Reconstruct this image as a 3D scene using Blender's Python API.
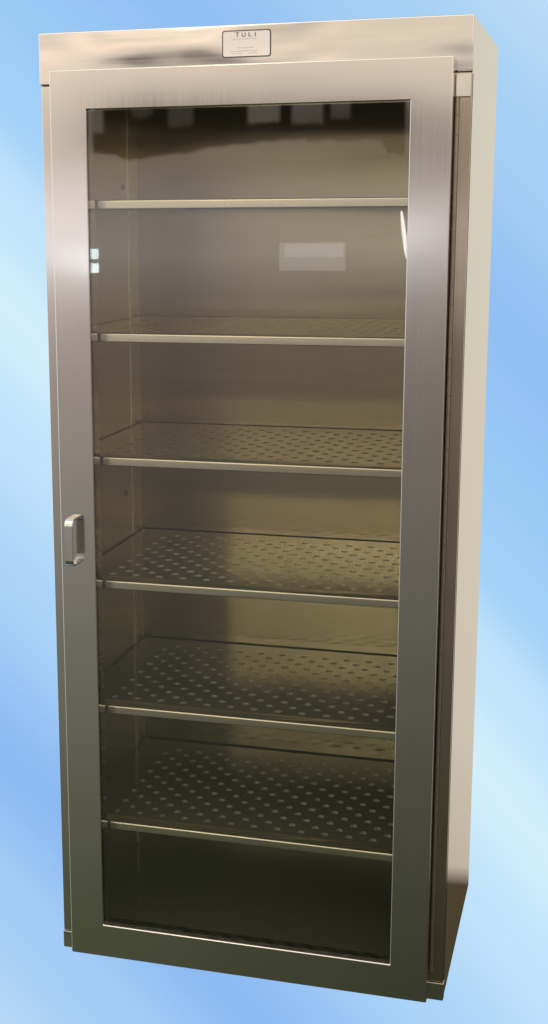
import bpy, bmesh, math, random
from mathutils import Vector, Matrix

random.seed(7)
R = math.radians
S = bpy.context.scene
for o in list(bpy.data.objects):
    bpy.data.objects.remove(o, do_unlink=True)
COL = S.collection

# ------------------------------------------------------------------ camera
cd = bpy.data.cameras.new("camera")
cam = bpy.data.objects.new("camera", cd)
COL.objects.link(cam)
cam.matrix_world = Matrix((
    (0.95967203, -0.05128255, 0.27640495, 1.136),
    (0.2810409, 0.19863352, -0.93891466, -2.7958),
    (-0.00675335, 0.97873123, 0.20503552, 1.6392),
    (0, 0, 0, 1)))
cd.sensor_width = 36
cd.lens = 50.13
cd.shift_x = 0.0799
cd.shift_y = 0.0026
cd.clip_start = 0.05
cd.clip_end = 200
S.camera = cam
S.view_settings.view_transform = 'Standard'
S.view_settings.look = 'None'
S.view_settings.exposure = 0
S.view_settings.gamma = 1
S.render.resolution_x, S.render.resolution_y = 548, 1024
S.cycles.max_bounces = 14
S.cycles.glossy_bounces = 10
S.cycles.diffuse_bounces = 5
S.cycles.transparent_max_bounces = 24
S.cycles.sample_clamp_indirect = 6


# ------------------------------------------------------------------ node helper
class NT:
    def __init__(self, tree):
        self.t = tree
        self.n = tree.nodes
        self.l = tree.links

    def put(self, sock, v):
        if isinstance(v, bpy.types.NodeSocket):
            self.l.new(v, sock)
        else:
            sock.default_value = v

    def m(self, op, a, b=None, c=None, clamp=False):
        n = self.n.new('ShaderNodeMath')
        n.operation = op
        n.use_clamp = clamp
        self.put(n.inputs[0], a)
        if b is not None:
            self.put(n.inputs[1], b)
        if c is not None:
            self.put(n.inputs[2], c)
        return n.outputs[0]

    def step(self, v, lo, hi, a=0.0, b=1.0):
        n = self.n.new('ShaderNodeMapRange')
        n.interpolation_type = 'SMOOTHSTEP'
        self.put(n.inputs['Value'], v)
        for k, q in zip(('From Min', 'From Max', 'To Min', 'To Max'), (lo, hi, a, b)):
            n.inputs[k].default_value = q
        return n.outputs[0]

    def ramp(self, v, lo, hi, stops, ease='LINEAR'):
        f = self.n.new('ShaderNodeMapRange')
        self.put(f.inputs['Value'], v)
        f.inputs['From Min'].default_value = lo
        f.inputs['From Max'].default_value = hi
        r = self.n.new('ShaderNodeValToRGB')
        r.color_ramp.interpolation = ease
        el = r.color_ramp.elements
        while len(el) > 1:
            el.remove(el[0])
        for i, (p, c) in enumerate(stops):
            p = (p - lo) / (hi - lo)
            e = el[0] if i == 0 else el.new(p)
            e.position = p
            e.color = (*c, 1)
        self.l.new(f.outputs[0], r.inputs[0])
        return r.outputs[0]

    def mix(self, f, a, b, mode='MIX'):
        n = self.n.new('ShaderNodeMix')
        n.data_type = 'RGBA'
        n.blend_type = mode
        self.put(n.inputs[0], f)
        self.put(n.inputs[6], a)
        self.put(n.inputs[7], b)
        return n.outputs[2]

    def noise(self, vec, scale, detail=2.0, rough=.5, dist=0.0):
        n = self.n.new('ShaderNodeTexNoise')
        if vec is not None:
            self.l.new(vec, n.inputs['Vector'])
        n.inputs['Scale'].default_value = scale
        n.inputs['Detail'].default_value = detail
        n.inputs['Roughness'].default_value = rough
        n.inputs['Distortion'].default_value = dist
        return n.outputs[0]

    def mapping(self, vec, scale=(1, 1, 1), loc=(0, 0, 0)):
        n = self.n.new('ShaderNodeMapping')
        self.l.new(vec, n.inputs['Vector'])
        n.inputs['Scale'].default_value = scale
        n.inputs['Location'].default_value = loc
        return n.outputs[0]


def lin(r, g, b):
    f = lambda c: c / 12.92 if c <= .04045 else ((c + .055) / 1.055) ** 2.4
    return (f(r / 255), f(g / 255), f(b / 255))


# ------------------------------------------------------------------ world: a blue graded
# backcloth behind the cabinet, a warm room with a dark floor everywhere else
W = bpy.data.worlds.new("World")
S.world = W
W.use_nodes = True
W.node_tree.nodes.clear()
w = NT(W.node_tree)
tc = w.n.new('ShaderNodeTexCoord')
d = tc.outputs['Generated']
sx = w.n.new('ShaderNodeSeparateXYZ')
w.l.new(d, sx.inputs[0])
X, Y, Z = sx.outputs
el = w.m('MULTIPLY', w.m('ARCSINE', Z), 57.29578)
azb = w.m('MULTIPLY', w.m('ARCTAN2', X, Y), 57.29578)
azf = w.m('MULTIPLY', w.m('ARCTAN2', X, w.m('MULTIPLY', Y, -1.0)), 57.29578)
n1 = w.noise(d, 3.0, 3)
n2 = w.noise(d, 14.0, 3)

# room in front of the cabinet (what the door mirrors), by elevation
front = w.ramp(el, -90, 90, [
    (-90, (.035, .038, .018)), (-33, (.085, .092, .052)), (-27, (.112, .122, .072)), (-22, (.172, .178, .128)),
    (-17, (.245, .24, .20)), (-11, (.35, .32, .285)), (-7, (.45, .395, .35)), (-4, (.60, .52, .48)), (-2.6, (.95, .87, .85)),
    (-1.4, (1.32, 1.22, 1.22)), (.8, (1.28, 1.17, 1.14)), (2.0, (.98, .86, .74)), (3.6, (1.12, .97, .84)), (4.5, (1.22, 1.06, .90)), (5.6, (1.12, .98, .80)),
    (6.2, (1.45, 1.2, 1.0)), (6.9, (1.05, .94, .74)), (7.6, (1.3, 1.1, .9)), (8.4, (1.1, .98, .77)), (9.4, (1.5, 1.27, 1.05)), (11, (1.02, .92, .72)), (15, (.78, .75, .57)), (22, (.70, .70, .53)), (32, (1.7, 1.5, 1.2)), (50, (2.3, 2.05, 1.7)), (90, (2.0, 1.8, 1.5))])
azgain = w.m('MAXIMUM', w.step(azf, -20, -7, 1.06, .66), w.step(el, 2.6, 4.4, .0, .97))
blot = w.m('ADD', .8, w.m('MULTIPLY', n1, .4))
gain = w.m('MULTIPLY', azgain, blot)
cg = w.n.new('ShaderNodeCombineXYZ')
for i in range(3):
    w.l.new(gain, cg.inputs[i])
front = w.mix(1.0, front, cg.outputs[0], 'MULTIPLY')
# added for the door's and header's reflections: dim stretch at right, rosy patches above
dim = w.m('MULTIPLY', w.step(azf, -13, -9, 0, .30), w.m('MULTIPLY', w.step(el, .7, 1.3), w.m('SUBTRACT', 1.0, w.step(el, 3.0, 4.2))))
front = w.mix(dim, front, (.18, .14, .10, 1))
n3 = w.noise(w.mapping(d, (6, 6, 30), (3.1, .4, 1.7)), 1.0, 2)
rosy = w.m('MULTIPLY', w.step(n3, .46, .56, 0, .9), w.m('MULTIPLY', w.step(el, 4.0, 5.2), w.m('SUBTRACT', 1.0, w.step(el, 14, 20))))
front = w.mix(rosy, front, (1.85, 1.45, 1.18, 1))
# a bright patch added high in front, for glints on the shelves
strip = w.m('MULTIPLY', w.m('MULTIPLY', w.step(azf, -18.5, -16.5), w.m('SUBTRACT', 1.0, w.step(azf, -12.5, -9.5))),
            w.m('MULTIPLY', w.step(el, 10.2, 11.2), w.m('SUBTRACT', 1.0, w.step(el, 15.0, 17.5))))
front = w.mix(strip, front, (4.6, 3.8, 2.7, 1))
# dark shapes added in front so the glass mirrors a dark band
elw = w.m('ADD', el, w.m('MULTIPLY', w.m('SUBTRACT', w.noise(d, 30.0, 4, .65), .5), .75))
lower = w.ramp(azf, -21, -7, [(-20.3, (2.5,) * 3), (-19, (2.3,) * 3), (-18, (2.28,) * 3), (-16.5, (2.42,) * 3), (-15.5, (2.65,) * 3),
                              (-13, (2.85,) * 3), (-9.8, (2.9,) * 3), (-9.0, (2.75,) * 3), (-8.75, (2.35,) * 3), (-8.2, (2.3,) * 3)])
dark_band = w.m('MULTIPLY', w.step(w.m('SUBTRACT', elw, lower), -.10, .10), w.step(el, 4.7, 4.4))
dark_band = w.m('MULTIPLY', dark_band, w.m('MULTIPLY', w.step(azf, -20.3, -20.0), w.step(azf, -8.0, -8.2)))
pale_gaps = 0.0
for a0, a1, e0, e1, k in ((-20.5, -19.7, 3.2, 5, .6), (-14.2, -12.9, 3.55, 4.25, .75), (-12.4, -11.2, 3.45, 5, .65), (-10.9, -10.2, 3.7, 5, .45),
                          (-17.2, -16.3, 3.5, 5, .25), (-18.6, -17.8, 3.9, 5, .2)):
    q = w.m('MULTIPLY', w.m('MULTIPLY', w.step(azf, a0 - .12, a0 + .12), w.step(azf, a1 + .12, a1 - .12)),
            w.m('MULTIPLY', w.step(elw, e0 - .12, e0 + .12, 0, k), w.step(elw, e1 + .1, e1 - .1)))
    pale_gaps = w.m('ADD', pale_gaps, q)
dark_band = w.m('MULTIPLY', dark_band, w.m('SUBTRACT', 1.0, pale_gaps, clamp=True))
front = w.mix(dark_band, front, (.07, .06, .042, 1))

# blue backcloth behind
band = w.m('SUBTRACT', w.m('SUBTRACT', -343.0, w.m('MULTIPLY', el, 24.9)), w.m('MULTIPLY', azb, 23.4))
band = w.m('ADD', band, w.m('MULTIPLY', w.m('SUBTRACT', n1, .5), 30.0))
blue = w.ramp(band, -1200, 1800, [
    (-1200, lin(160, 203, 246)), (-500, lin(190, 221, 245)), (-330, lin(166, 208, 245)), (-140, lin(146, 191, 242)), (0, lin(155, 201, 246)),
    (100, lin(163, 209, 248)), (190, lin(192, 227, 250)), (300, lin(210, 238, 251)), (420, lin(192, 226, 250)), (560, lin(171, 212, 248)),
    (760, lin(141, 186, 242)), (900, lin(163, 205, 245)), (1060, lin(185, 218, 247)), (1400, lin(150, 195, 244)), (1800, lin(185, 218, 247))], 'EASE')
# room to the right of the backcloth: pale wall above a dark floor
side = w.ramp(el, -90, 90, [
    (-90, (.05, .04, .02)), (-30, (.075, .06, .032)), (-26.0, (.085, .066, .036)), (-25.7, (.62, .53, .42)), (-20, (.74, .66, .53)), (-10, (.78, .72, .57)),
    (0, (.80, .75, .61)), (12, (.78, .75, .63)), (30, (1.0, .85, .65)), (90, (1.2, 1.05, .85))])
back = w.mix(w.step(azb, -.6, 1.0), blue, side)
col = w.mix(w.step(Y, -.02, .12), front, back)
# a bright zone added at left, for the bright lines along the door edges
lw_ = w.ramp(el, -90, 90, [(-90, (.2, .2, .17)), (-50, (.25, .25, .2)), (-30, (.5, .5, .44)), (-18, (.85, .82, .76)), (-5, (1.45, 1.36, 1.28)), (10, (1.6, 1.5, 1.35)), (50, (1.8, 1.65, 1.4)), (90, (2.0, 1.8, 1.5))])
col = w.mix(w.m('SUBTRACT', 1.0, w.step(X, -.80, -.62)), col, lw_)
bg = w.n.new('ShaderNodeBackground')
w.l.new(col, bg.inputs['Color'])
bg.inputs['Strength'].default_value = 1.0
wo = w.n.new('ShaderNodeOutputWorld')
w.l.new(bg.outputs[0], wo.inputs['Surface'])


# ------------------------------------------------------------------ lamps: far windows of the room
def window_lamp(name, loc, sx_, sy_, radiance, colour, roll=0.0):
    ld = bpy.data.lights.new(name, 'AREA')
    ld.shape = 'RECTANGLE'
    ld.size, ld.size_y = sx_, sy_
    ld.color = colour
    ld.energy = radiance * math.pi * sx_ * sy_
    o = bpy.data.objects.new(name, ld)
    COL.objects.link(o)
    dirv = (Vector((.45, 0, 1.5)) - Vector(loc)).normalized()
    q = dirv.to_track_quat('-Z', 'Y')
    o.matrix_world = Matrix.Translation(loc) @ q.to_matrix().to_4x4() @ Matrix.Rotation(roll, 4, 'Z')
    return o


window_lamp("window_light", (-.655, -6.0, 1.39), .41, .165, .75, (.95, .97, 1.0))
window_lamp("window_light", (-2.075, -6.0, 1.402), .055, .065, 7.5, (.72, .92, 1.0))
window_lamp("window_light", (-2.075, -6.0, 1.312), .055, .06, 8.5, (.8, .92, 1.0))
window_lamp("window_light", (-.095, -6.0, 1.52), .026, .29, 5.5, (.95, .95, 1.0), R(8)).data.shape = 'ELLIPSE'


window_lamp("window_light", (-.64, -5.98, 1.425), .36, .075, .5, (.95, .97, 1.0))
# a lit ceiling panel far down the room
window_lamp("ceiling_light", (-4.25, -17.3, 6.2), 0.9, 1.9, 18.0, (1.0, .9, .68))


# ------------------------------------------------------------------ materials
def steel(name, base, rough, grain='V', aniso=.6, face='front', wave=0.0, wave_scale=3.0, streak=.10, metal=1.0, spec=.5, grainbump=.000006, tint=.10, stretch=(1, 1, 1), spread=None, dish=0.0):
    """Brushed stainless steel: grain along the sheet, faint streaks in gloss and colour, a slight buckle."""
    M = bpy.data.materials.new(name)
    M.use_nodes = True
    t = NT(M.node_tree)
    p = t.n['Principled BSDF']
    p.inputs['Metallic'].default_value = metal
    p.inputs['Specular IOR Level'].default_value = spec
    tc_ = t.n.new('ShaderNodeTexCoord')
    ob = tc_.outputs['Object']
    if face == 'front':
        sc, tan = ((170, 20, 1.2), (1, 0, 0)) if grain == 'V' else ((1.2, 20, 170), (0, 0, 1))
    elif face == 'side':
        sc, tan = ((20, 170, 1.2), (0, 1, 0)) if grain == 'V' else ((20, 1.2, 170), (0, 0, 1))
    else:
        sc, tan = ((1.2, 170, 20), (0, 1, 0))
    g = t.noise(t.mapping(ob, sc), 1.0, 4, .65)
    dirt = t.noise(ob, 2.6, 4, .6)
    rgh = t.m('ADD', rough - streak * .6, t.m('MULTIPLY', g, streak * 1.2))
    rgh = t.m('ADD', rgh, t.m('MULTIPLY', t.m('SUBTRACT', dirt, .5), .08), clamp=True)
    t.l.new(rgh, p.inputs['Roughness'])
    v = t.m('ADD', .91, t.m('ADD', t.m('MULTIPLY', g, tint), t.m('MULTIPLY', dirt, .08)))
    cv = t.n.new('ShaderNodeCombineXYZ')
    for i in range(3):
        t.l.new(v, cv.inputs[i])
    t.l.new(t.mix(1.0, (*base, 1), cv.outputs[0], 'MULTIPLY'), p.inputs['Base Color'])
    p.inputs['Anisotropic'].default_value = aniso
    tv = t.n.new('ShaderNodeCombineXYZ')
    for i in range(3):
        tv.inputs[i].default_value = (spread or tan)[i]
    t.l.new(tv.outputs[0], p.inputs['Tangent'])
    h = t.m('MULTIPLY', g, grainbump)
    if wave:
        h = t.m('ADD', h, t.m('MULTIPLY', t.noise(t.mapping(ob, stretch), wave_scale, 1.5, .4), wave))
    if dish:                                # a thin wide sheet that sags a little towards its middle
        sp = t.n.new('ShaderNodeSeparateXYZ')
        t.l.new(ob, sp.inputs[0])
        q = t.m('SUBTRACT', sp.outputs[0], .43)
        h = t.m('ADD', h, t.m('MULTIPLY', t.m('MULTIPLY', q, q), dish))
    b = t.n.new('ShaderNodeBump')
    b.inputs['Strength'].default_value = 1.0
    b.inputs['Distance'].default_value = 1.0
    t.l.new(h, b.inputs['Height'])
    t.l.new(b.outputs[0], p.inputs['Normal'])
    return M


def plain(name, c, rough=.5, metal=0.0, noise=.15):
    M = bpy.data.materials.new(name)
    M.use_nodes = True
    t = NT(M.node_tree)
    p = t.n['Principled BSDF']
    p.inputs['Roughness'].default_value = rough
    p.inputs['Metallic'].default_value = metal
    tc_ = t.n.new('ShaderNodeTexCoord')
    n = t.noise(tc_.outputs['Object'], 60, 3)
    a = tuple(x * (1 - noise) for x in c)
    b = tuple(min(1, x * (1 + noise)) for x in c)
    t.l.new(t.mix(n, (*a, 1), (*b, 1)), p.inputs['Base Color'])
    return M


def glass_mat():
    M = bpy.data.materials.new("glass")
    M.use_nodes = True
    t = NT(M.node_tree)
    t.n.clear()
    tr = t.n.new('ShaderNodeBsdfTransparent')
    tr.inputs[0].default_value = (.955, .955, .92, 1)
    gl = t.n.new('ShaderNodeBsdfGlossy')
    gl.inputs['Roughness'].default_value = .012
    lw = t.n.new('ShaderNodeLayerWeight')
    lw.inputs['Blend'].default_value = .5
    c = t.m('SUBTRACT', 1.0, lw.outputs['Facing'])
    # Schlick, both sides of the pane alike
    f = t.m('ADD', .068, t.m('MULTIPLY', t.m('POWER', t.m('SUBTRACT', 1.0, c), 5.0), .932))
    tc_ = t.n.new('ShaderNodeTexCoord')
    b = t.n.new('ShaderNodeBump')
    b.inputs['Distance'].default_value = 1.0
    t.l.new(t.m('MULTIPLY', t.noise(tc_.outputs['Object'], 5.0, 0), .00016), b.inputs['Height'])
    t.l.new(b.outputs[0], gl.inputs['Normal'])
    mx = t.n.new('ShaderNodeMixShader')
    t.l.new(f, mx.inputs[0])
    t.l.new(tr.outputs[0], mx.inputs[1])
    t.l.new(gl.outputs[0], mx.inputs[2])
    o = t.n.new('ShaderNodeOutputMaterial')
    t.l.new(mx.outputs[0], o.inputs[0])
    return M


STEEL = (.585, .57, .55)
M_stile = steel("door_stile_steel", STEEL, .115, 'V', .75, wave=.0018, streak=.06, tint=.07, wave_scale=2.2)
M_rail = steel("door_rail_steel", STEEL, .20, 'H', .6, wave=.0022, wave_scale=3.0)
M_head = steel("header_steel", STEEL, .085, 'H', .3, streak=.05, wave=.0042, wave_scale=2.6, stretch=(1.2, 1, 3.0))
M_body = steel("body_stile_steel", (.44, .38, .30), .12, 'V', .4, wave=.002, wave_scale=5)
M_side = steel("side_steel", (.50, .475, .475), .025, 'V', .0, 'side', streak=.03, wave=.00025, wave_scale=4, stretch=(1, 1, .4), tint=.16)
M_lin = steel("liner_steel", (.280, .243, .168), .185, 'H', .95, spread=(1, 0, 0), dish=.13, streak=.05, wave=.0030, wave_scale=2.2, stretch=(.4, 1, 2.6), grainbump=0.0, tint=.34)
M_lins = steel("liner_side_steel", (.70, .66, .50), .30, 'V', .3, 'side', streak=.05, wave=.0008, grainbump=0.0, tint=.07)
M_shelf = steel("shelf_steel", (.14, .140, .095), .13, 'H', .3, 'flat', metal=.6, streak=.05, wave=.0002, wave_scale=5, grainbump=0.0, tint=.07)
M_lip = steel("shelf_lip_steel", (.52, .50, .43), .20, 'H', .3, 'front')
M_rim = steel("hole_rim_steel", (.50, .50, .42), .32, 'H', 0)
M_handle = steel("handle_steel", (.56, .56, .55), .24, 'V', .3)
M_hinge = plain("hinge_steel", (.30, .26, .21), .35, 1.0)
M_gasket = plain("black_gasket", (.012, .012, .01), .6)
M_plate = plain("plate_white", (.80, .75, .76), .3, 0.0, .03)
M_border = plain("plate_border", (.06, .055, .06), .4)
M_ink = plain("plate_ink", (.10, .10, .14), .5)
M_faint = plain("plate_faint_ink", (.42, .40, .42), .5)
M_clip = plain("clip_steel", (.62, .62, .58), .15, 1.0)
M_glass = glass_mat()


# ------------------------------------------------------------------ mesh helpers
def add_box(bm, x0, x1, y0, y1, z0, z1, bev=0.0, seg=2, mi=0):
    b = bmesh.new()
    bmesh.ops.create_cube(b, size=1.0)
    for v in b.verts:
        v.co = Vector((x0 + (v.co.x + .5) * (x1 - x0), y0 + (v.co.y + .5) * (y1 - y0), z0 + (v.co.z + .5) * (z1 - z0)))
    if bev:
        bmesh.ops.bevel(b, geom=b.edges[:], offset=bev, segments=seg, affect='EDGES', profile=.5)
    for f in b.faces:
        f.material_index = mi
    me = bpy.data.meshes.new("tmp")
    b.to_mesh(me)
    b.free()
    bm.from_mesh(me)
    bpy.data.meshes.remove(me)


def add_cyl(bm, a, b, r, n=12):
    a, b = Vector(a), Vector(b)
    ax = (b - a).normalized()
    u = ax.orthogonal().normalized()
    v = ax.cross(u)
    ra, rb = [], []
    for k in range(n):
        q = 2 * math.pi * k / n
        o_ = (u * math.cos(q) + v * math.sin(q)) * r
        ra.append(bm.verts.new(a + o_))
        rb.append(bm.verts.new(b + o_))
    for k in range(n):
        j = (k + 1) % n
        bm.faces.new((ra[k], ra[j], rb[j], rb[k]))
    bm.faces.new(ra[::-1])
    bm.faces.new(rb)


def link(name, bm, mats, parent=None, smooth=True):
    bmesh.ops.recalc_face_normals(bm, faces=bm.faces[:])
    me = bpy.data.meshes.new(name)
    bm.to_mesh(me)
    bm.free()
    for m_ in (mats if isinstance(mats, (list, tuple)) else [mats]):
        me.materials.append(m_)
    if smooth:
        me.polygons.foreach_set('use_smooth', [True] * len(me.polygons))
        me.set_sharp_from_angle(angle=R(32))
    o = bpy.data.objects.new(name, me)
    COL.objects.link(o)
    if smooth:
        wn = o.modifiers.new("weighted_normals", 'WEIGHTED_NORMAL')
        wn.keep_sharp = True
        wn.weight = 100
    if parent:
        o.parent = parent
    return o


def box(name, dims, mat, parent, bev=.002, seg=2):
    bm = bmesh.new()
    add_box(bm, *dims, bev=bev, seg=seg)
    return link(name, bm, mat, parent)


# ------------------------------------------------------------------ cabinet
CW, CD, CH = .8615, .554, 2.0
HB, RB = 1.8987, .040
cab = bpy.data.objects.new("drying_cabinet", None)
COL.objects.link(cab)
cab['label'] = "tall stainless steel cabinet with a framed glass door and six perforated shelves"
cab['category'] = "cabinet"

T = .028
# carcass: side walls, back, top and bottom
box("side_panel", (0, .0015, .006, CD, .0015, CH - .0015), M_side, cab, .0006)
box("side_panel", (CW - .0015, CW, .006, CD, .0015, CH - .0015), M_side, cab, .0006)
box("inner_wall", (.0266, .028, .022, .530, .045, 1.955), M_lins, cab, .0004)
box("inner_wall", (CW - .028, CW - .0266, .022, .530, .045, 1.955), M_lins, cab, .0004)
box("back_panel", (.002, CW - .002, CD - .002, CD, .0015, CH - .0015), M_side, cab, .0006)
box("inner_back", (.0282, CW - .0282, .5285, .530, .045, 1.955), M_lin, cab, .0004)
box("top_panel", (.002, CW - .002, .02, CD - .003, CH - .003, CH - .0012), M_side, cab, .0006)
box("inner_ceiling", (.0285, CW - .0285, .022, .528, 1.950, 1.9515), M_lin, cab, .0004)
box("bottom_panel", (.002, CW - .002, .02, CD - .003, .0012, .003), M_side, cab, .0006)
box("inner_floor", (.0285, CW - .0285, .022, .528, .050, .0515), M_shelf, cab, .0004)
# front: header, base rail, corner posts
box("header", (-.0015, CW + .0012, -.004, .018, HB, CH), M_head, cab, .0028, 3)
box("base_rail", (-.001, CW + .0008, -.0025, .018, 0, RB), M_head, cab, .002)
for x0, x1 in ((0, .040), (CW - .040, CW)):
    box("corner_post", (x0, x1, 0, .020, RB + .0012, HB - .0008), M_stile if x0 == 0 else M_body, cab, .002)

# door: one welded frame, mitred faces on rails and stiles
dl, dr, dt, db = .0357, .8314, 1.9234, .0147
gl_, gr_, gt_, gb_ = .1128, .7533, 1.8467, .0915
y0, y1 = -.045, -.003
bm = bmesh.new()


def ringv(l, r, b_, t_, y):
    return [bm.verts.new((x, y, z)) for x, z in ((l, b_), (r, b_), (r, t_), (l, t_))]


fo, fi = ringv(dl, dr, db, dt, y0), ringv(gl_, gr_, gb_, gt_, y0)
bo, bi = ringv(dl, dr, db, dt, y1), ringv(gl_, gr_, gb_, gt_, y1)
for k in range(4):
    j = (k + 1) % 4
    mi = 0
    for q in ((fo[k], fo[j], fi[j], fi[k]), (bo[k], bi[k], bi[j], bo[j]), (fo[k], bo[k], bo[j], fo[j]), (fi[k], fi[j], bi[j], bi[k])):
        bm.faces.new(q).material_index = mi
bm.edges.ensure_lookup_table()
edges = [e for e in bm.edges if not ((e.verts[0] in fo and e.verts[1] in fi) or (e.verts[1] in fo and e.verts[0] in fi)
                                     or (e.verts[0] in bo and e.verts[1] in bi) or (e.verts[1] in bo and e.verts[0] in bi))]
bmesh.ops.bevel(bm, geom=edges, offset=.0023, segments=3, affect='EDGES', profile=.5)
door = link("door", bm, [M_stile, M_rail], cab)

box("glass_pane", (gl_ + .0006, gr_ - .0006, -.0405, -.0355, gb_ + .0006, gt_ - .0006), M_glass, door, 0)
# handle: flat bar bent into a bow
def bow(name, x, w_, zc, h, proj_, thick, rad):
    bm_ = bmesh.new()
    pts = [(y0 + .0005, zc + h / 2)]
    n = 8
    for k in range(n + 1):
        a = math.pi / 2 * k / n
        pts.append((y0 - proj_ + rad - rad * math.sin(a), zc + h / 2 - rad + rad * math.cos(a)))
    pts += [(y, 2 * zc - z) for y, z in reversed(pts)]
    prof = []
    for i, p_ in enumerate(pts):
        a = Vector(pts[max(i - 1, 0)])
        b_ = Vector(pts[min(i + 1, len(pts) - 1)])
        t_ = (b_ - a).normalized()
        nrm = Vector((-t_.y, t_.x))
        prof.append((Vector(p_) - nrm * thick / 2, Vector(p_) + nrm * thick / 2))
    rows = []
    for a, b_ in prof:
        rows.append([bm_.verts.new((x - w_ / 2, a.x, a.y)), bm_.verts.new((x + w_ / 2, a.x, a.y)),
                     bm_.verts.new((x + w_ / 2, b_.x, b_.y)), bm_.verts.new((x - w_ / 2, b_.x, b_.y))])
    for i in range(len(rows) - 1):
        for k in range(4):
            j = (k + 1) % 4
            bm_.faces.new((rows[i][k], rows[i][j], rows[i + 1][j], rows[i + 1][k]))
    bm_.faces.new(rows[0])
    bm_.faces.new(rows[-1][::-1])
    bmesh.ops.recalc_face_normals(bm_, faces=bm_.faces[:])
    sharp = [e for e in bm_.edges if len(e.link_faces) == 2 and e.calc_face_angle(0) > R(50)]
    bmesh.ops.bevel(bm_, geom=sharp, offset=.0009, segments=2, affect='EDGES')
    return link(name, bm_, M_handle, door)


bow("handle", .0670, .018, .970, .098, .034, .0042, .013)

# continuous hinge with its knuckles
bm = bmesh.new()
z = RB + .03
while z < HB - .05:
    add_cyl(bm, (dr + .0045, -.007, z), (dr + .0045, -.007, z + .0344), .0042, 12)
    z += .035
hinge = link("hinge", bm, M_hinge, cab)
box("hinge_leaf", (dr + .0045, dr + .013, -.0016, -.0004, RB + .03, HB - .05), M_body, hinge, 0)
box("door_gasket", (dl + .012, dr - .004, -.0026, -.0006, db + .03, db + .036), M_gasket, door, 0)

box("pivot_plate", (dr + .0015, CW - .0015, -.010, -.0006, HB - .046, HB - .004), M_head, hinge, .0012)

# name plate on the header
px0, px1, pz0, pz1, py = .3815, .4785, 1.9385, 1.9890, -.0042


def rounded(bm_, x0, x1, z0, z1, r, ya, yb):
    ring = []
    for cx, cz, a0 in ((x1 - r, z1 - r, 0), (x0 + r, z1 - r, 90), (x0 + r, z0 + r, 180), (x1 - r, z0 + r, 270)):
        for k in range(6):
            a = R(a0 + 18 * k)
            ring.append((cx + r * math.cos(a), cz + r * math.sin(a)))
    va = [bm_.verts.new((x, ya, z_)) for x, z_ in ring]
    vb = [bm_.verts.new((x, yb, z_)) for x, z_ in ring]
    n = len(ring)
    for k in range(n):
        j = (k + 1) % n
        bm_.faces.new((va[k], va[j], vb[j], vb[k]))
    bm_.faces.new(va)
    bm_.faces.new(vb[::-1])


bm = bmesh.new()
rounded(bm, px0, px1, pz0, pz1, .005, py + .0002, py - .0010)
plate = link("name_plate", bm, M_border, cab)
bm = bmesh.new()
rounded(bm, px0 + .0022, px1 - .0022, pz0 + .0022, pz1 - .0022, .0036, py - .0008, py - .0014)
link("plate_face", bm, M_plate, plate)


def stroke(bm_, pts, w_, y):
    for (xa, za), (xb, zb) in zip(pts, pts[1:]):
        a, b_ = Vector((xa, y, za)), Vector((xb, y, zb))
        t_ = (b_ - a).normalized()
        nn = Vector((-t_.z, 0, t_.x)) * w_ / 2
        lo = [bm_.verts.new(p_ + Vector((0, -.0003, 0))) for p_ in (a - nn, b_ - nn, b_ + nn, a + nn)]
        hi = [bm_.verts.new(p_) for p_ in (a - nn, b_ - nn, b_ + nn, a + nn)]
        bm_.faces.new(lo)
        bm_.faces.new(hi[::-1])
        for k in range(4):
            j = (k + 1) % 4
            bm_.faces.new((lo[k], hi[k], hi[j], lo[j]))


bm = bmesh.new()
yb = py - .00135
zt_, zb_ = pz1 - .0045, pz1 - .0125
cx = px0 + .0305
stroke(bm, [(cx - .0035, zt_), (cx + .0035, zt_)], .0011, yb)
stroke(bm, [(cx, zt_), (cx, zb_)], .0017, yb)
cx += .0125
stroke(bm, [(cx - .003, zt_), (cx - .003, zb_ + .0015), (cx - .0012, zb_ + .0003), (cx + .0015, zb_ + .0003), (cx + .003, zb_ + .0015), (cx + .003, zt_)], .0014, yb)
cx += .0125
stroke(bm, [(cx - .0018, zt_), (cx - .0018, zb_)], .0017, yb)
stroke(bm, [(cx - .0018, zb_ + .0004), (cx + .0032, zb_ + .0004)], .0011, yb)
cx += .0105
stroke(bm, [(cx, zt_), (cx, zb_)], .0018, yb)
link("lettering", bm, M_ink, plate, False)
bm = bmesh.new()
for z_, xa, xb, n in ((pz1 - .0165, .022, .070, 9), (pz0 + .0178, .031, .064, 6), (pz0 + .0118, .018, .072, 10), (pz0 + .0072, .020, .042, 4), (pz0 + .0075, .052, .071, 3)):
    step = (xb - xa) / n
    for k in range(n):
        f = random.uniform(.62, .9)
        stroke(bm, [(px0 + xa + k * step, z_), (px0 + xa + (k + f) * step, z_)], .0011, yb)
link("small_print", bm, M_faint, plate, False)

# ------------------------------------------------------------------ shelf standards with slots on the inner walls
for sx0, sx1 in ((.0281, .0305), (CW - .0305, CW - .0281)):
    for ya, yb_ in ((.450, .475), (.045, .070)):
        bm = bmesh.new()
        add_box(bm, sx0, sx1, ya, ya + .008, .06, 1.94, .0004)
        add_box(bm, sx0, sx1, yb_ - .008, yb_, .06, 1.94, .0004)
        z = .07
        while z < 1.93:
            add_box(bm, sx0 + .0001, sx1 - .0001, ya + .0079, yb_ - .0079, z, z + .012, 0)
            z += .028
        link("shelf_standard", bm, M_lins, cab)
for y_, z_ in ((.415, 1.705), (.40, .985)):
    bm = bmesh.new()
    add_cyl(bm, (.0279, y_, z_), (.0315, y_, z_), .0055, 12)
    link("wall_screw", bm, M_hinge, cab)

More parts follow.
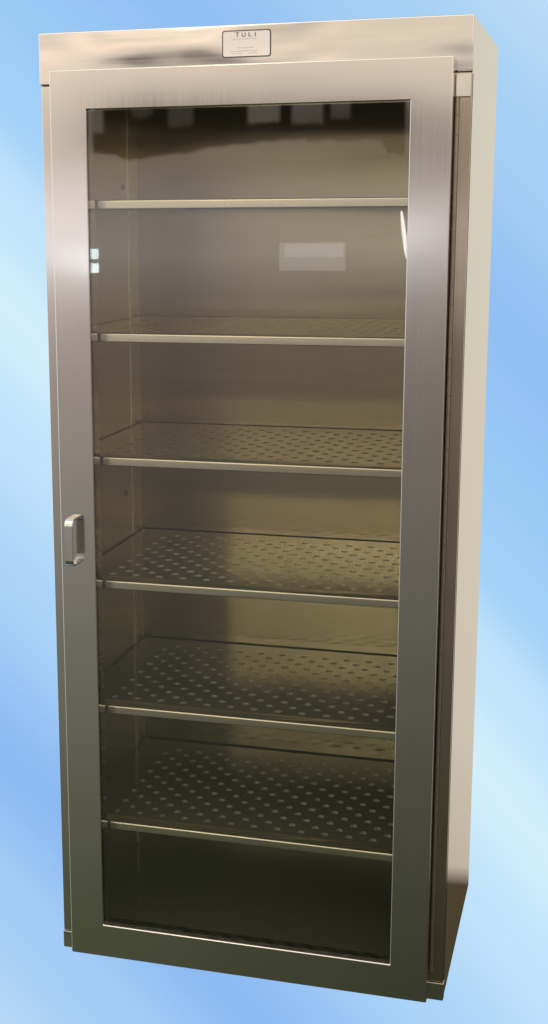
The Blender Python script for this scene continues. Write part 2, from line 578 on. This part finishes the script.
# ------------------------------------------------------------------ perforated shelves
NR = .0034
SX0, SX1, SY0, SY1 = .0335, CW - .0335, .0060, .5195


def shelf_mesh():
    bm_ = bmesh.new()
    px_, pyy, r = .0530, .0305, .0086
    mx, my = .030, .030
    nx = int((SX1 - SX0 - 2 * mx) / px_)
    ny = int((SY1 - SY0 - 2 * my) / pyy)
    xs = SX0 + (SX1 - SX0 - nx * px_) / 2
    ys = SY0 + (SY1 - SY0 - ny * pyy) / 2
    TH = .0016
    cache = {}

    def V(x, y, z_):
        k = (round(x, 5), round(y, 5), round(z_, 5))
        if k not in cache:
            cache[k] = bm_.verts.new((x, y, z_))
        return cache[k]

    N = 12

    def cell(x0, x1, yy0, yy1, cx_):
        cy_ = (yy0 + yy1) / 2
        ang = [2 * math.pi * k / N + math.pi / N for k in range(N)]
        top = [V(cx_ + r * math.cos(a), cy_ + r * math.sin(a), 0) for a in ang]
        # sunk rim of the punched hole
        rim = [V(cx_ + (r - .0008) * math.cos(a), cy_ + (r - .0008) * math.sin(a), -.0060) for a in ang]
        cor = [V(x1, yy1, 0), V(x0, yy1, 0), V(x0, yy0, 0), V(x1, yy0, 0)]
        qn = N // 4
        for q in range(4):
            seq = [top[(q * qn + k) % N] for k in range(qn)]
            for k in range(qn - 1):
                bm_.faces.new((cor[q], seq[k + 1], seq[k]))
            nx_ = top[((q + 1) * qn) % N]
            bm_.faces.new((cor[q], cor[(q + 1) % 4], nx_, seq[-1]))
        for k in range(N):
            j = (k + 1) % N
            bm_.faces.new((top[k], top[j], rim[j], rim[k])).material_index = 2

    for jy in range(ny):
        ya = ys + jy * pyy
        off = 0 if jy % 2 == 0 else px_ / 2
        n_ = nx if jy % 2 == 0 else nx - 1
        for k in range(n_):
            xa = xs + off + k * px_
            cell(xa, xa + px_, ya, ya + pyy, xa + px_ / 2)
        # flat ends of the row
        xl, xr = xs + off, xs + off + n_ * px_
        for a, b_ in ((SX0, xl), (xr, SX1)):
            bm_.faces.new((V(a, ya, 0), V(b_, ya, 0), V(b_, ya + pyy, 0), V(a, ya + pyy, 0)))
    ye = ys + ny * pyy
    bm_.faces.new((V(SX0, ye, 0), V(SX1, ye, 0), V(SX1, SY1, 0), V(SX0, SY1, 0)))
    bm_.faces.new((V(SX0, SY0 + NR, 0), V(SX1, SY0 + NR, 0), V(SX1, ys, 0), V(SX0, ys, 0)))
    # rounded nose, front lip and its return; turned-down sides and back
    prof = [(SY0 + NR, 0)] + [(SY0 + NR - NR * math.sin(R(a)), -NR + NR * math.cos(R(a))) for a in (30, 60, 90)]
    prof += [(SY0, -.0165), (SY0 + .0015, -.018), (SY0 + .014, -.018)]
    for i, ((ya, za), (yb2, zb2)) in enumerate(zip(prof, prof[1:])):
        bm_.faces.new((V(SX0, ya, za), V(SX0, yb2, zb2), V(SX1, yb2, zb2), V(SX1, ya, za))).material_index = 1
    for x in (SX0, SX1):
        bm_.faces.new((V(x, SY0 + NR, 0), V(x, SY1, 0), V(x, SY1, -.018), V(x, SY0 + NR, -.018)))
    bm_.faces.new((V(SX0, SY1, 0), V(SX1, SY1, 0), V(SX1, SY1, -.018), V(SX0, SY1, -.018)))
    return bm_


first = None
for i, zz in enumerate((1.6721, 1.4023, 1.1418, .8727, .5897, .3177)):
    if first is None:
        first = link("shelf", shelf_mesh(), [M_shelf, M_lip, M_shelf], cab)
        sh = first
    else:
        sh = first.copy()
        COL.objects.link(sh)
        sh.parent = cab
        if i == 3:                      # lower three: light caught by the hole rims is put into a brighter colour
            sh.data = first.data.copy()
            sh.data.materials[2] = M_rim
            first = sh
    sh.location = (0, 0, zz)
    for x in (.0285, CW - .0345):
        for ya in (.047, .452):
            bm = bmesh.new()
            add_box(bm, x, x + .006, ya, ya + .020, -.0245, -.0185, .001)
            add_box(bm, x, x + .0016, ya + .002, ya + .018, -.031, -.0245, .0005)
            link("shelf_clip", bm, M_clip, sh)
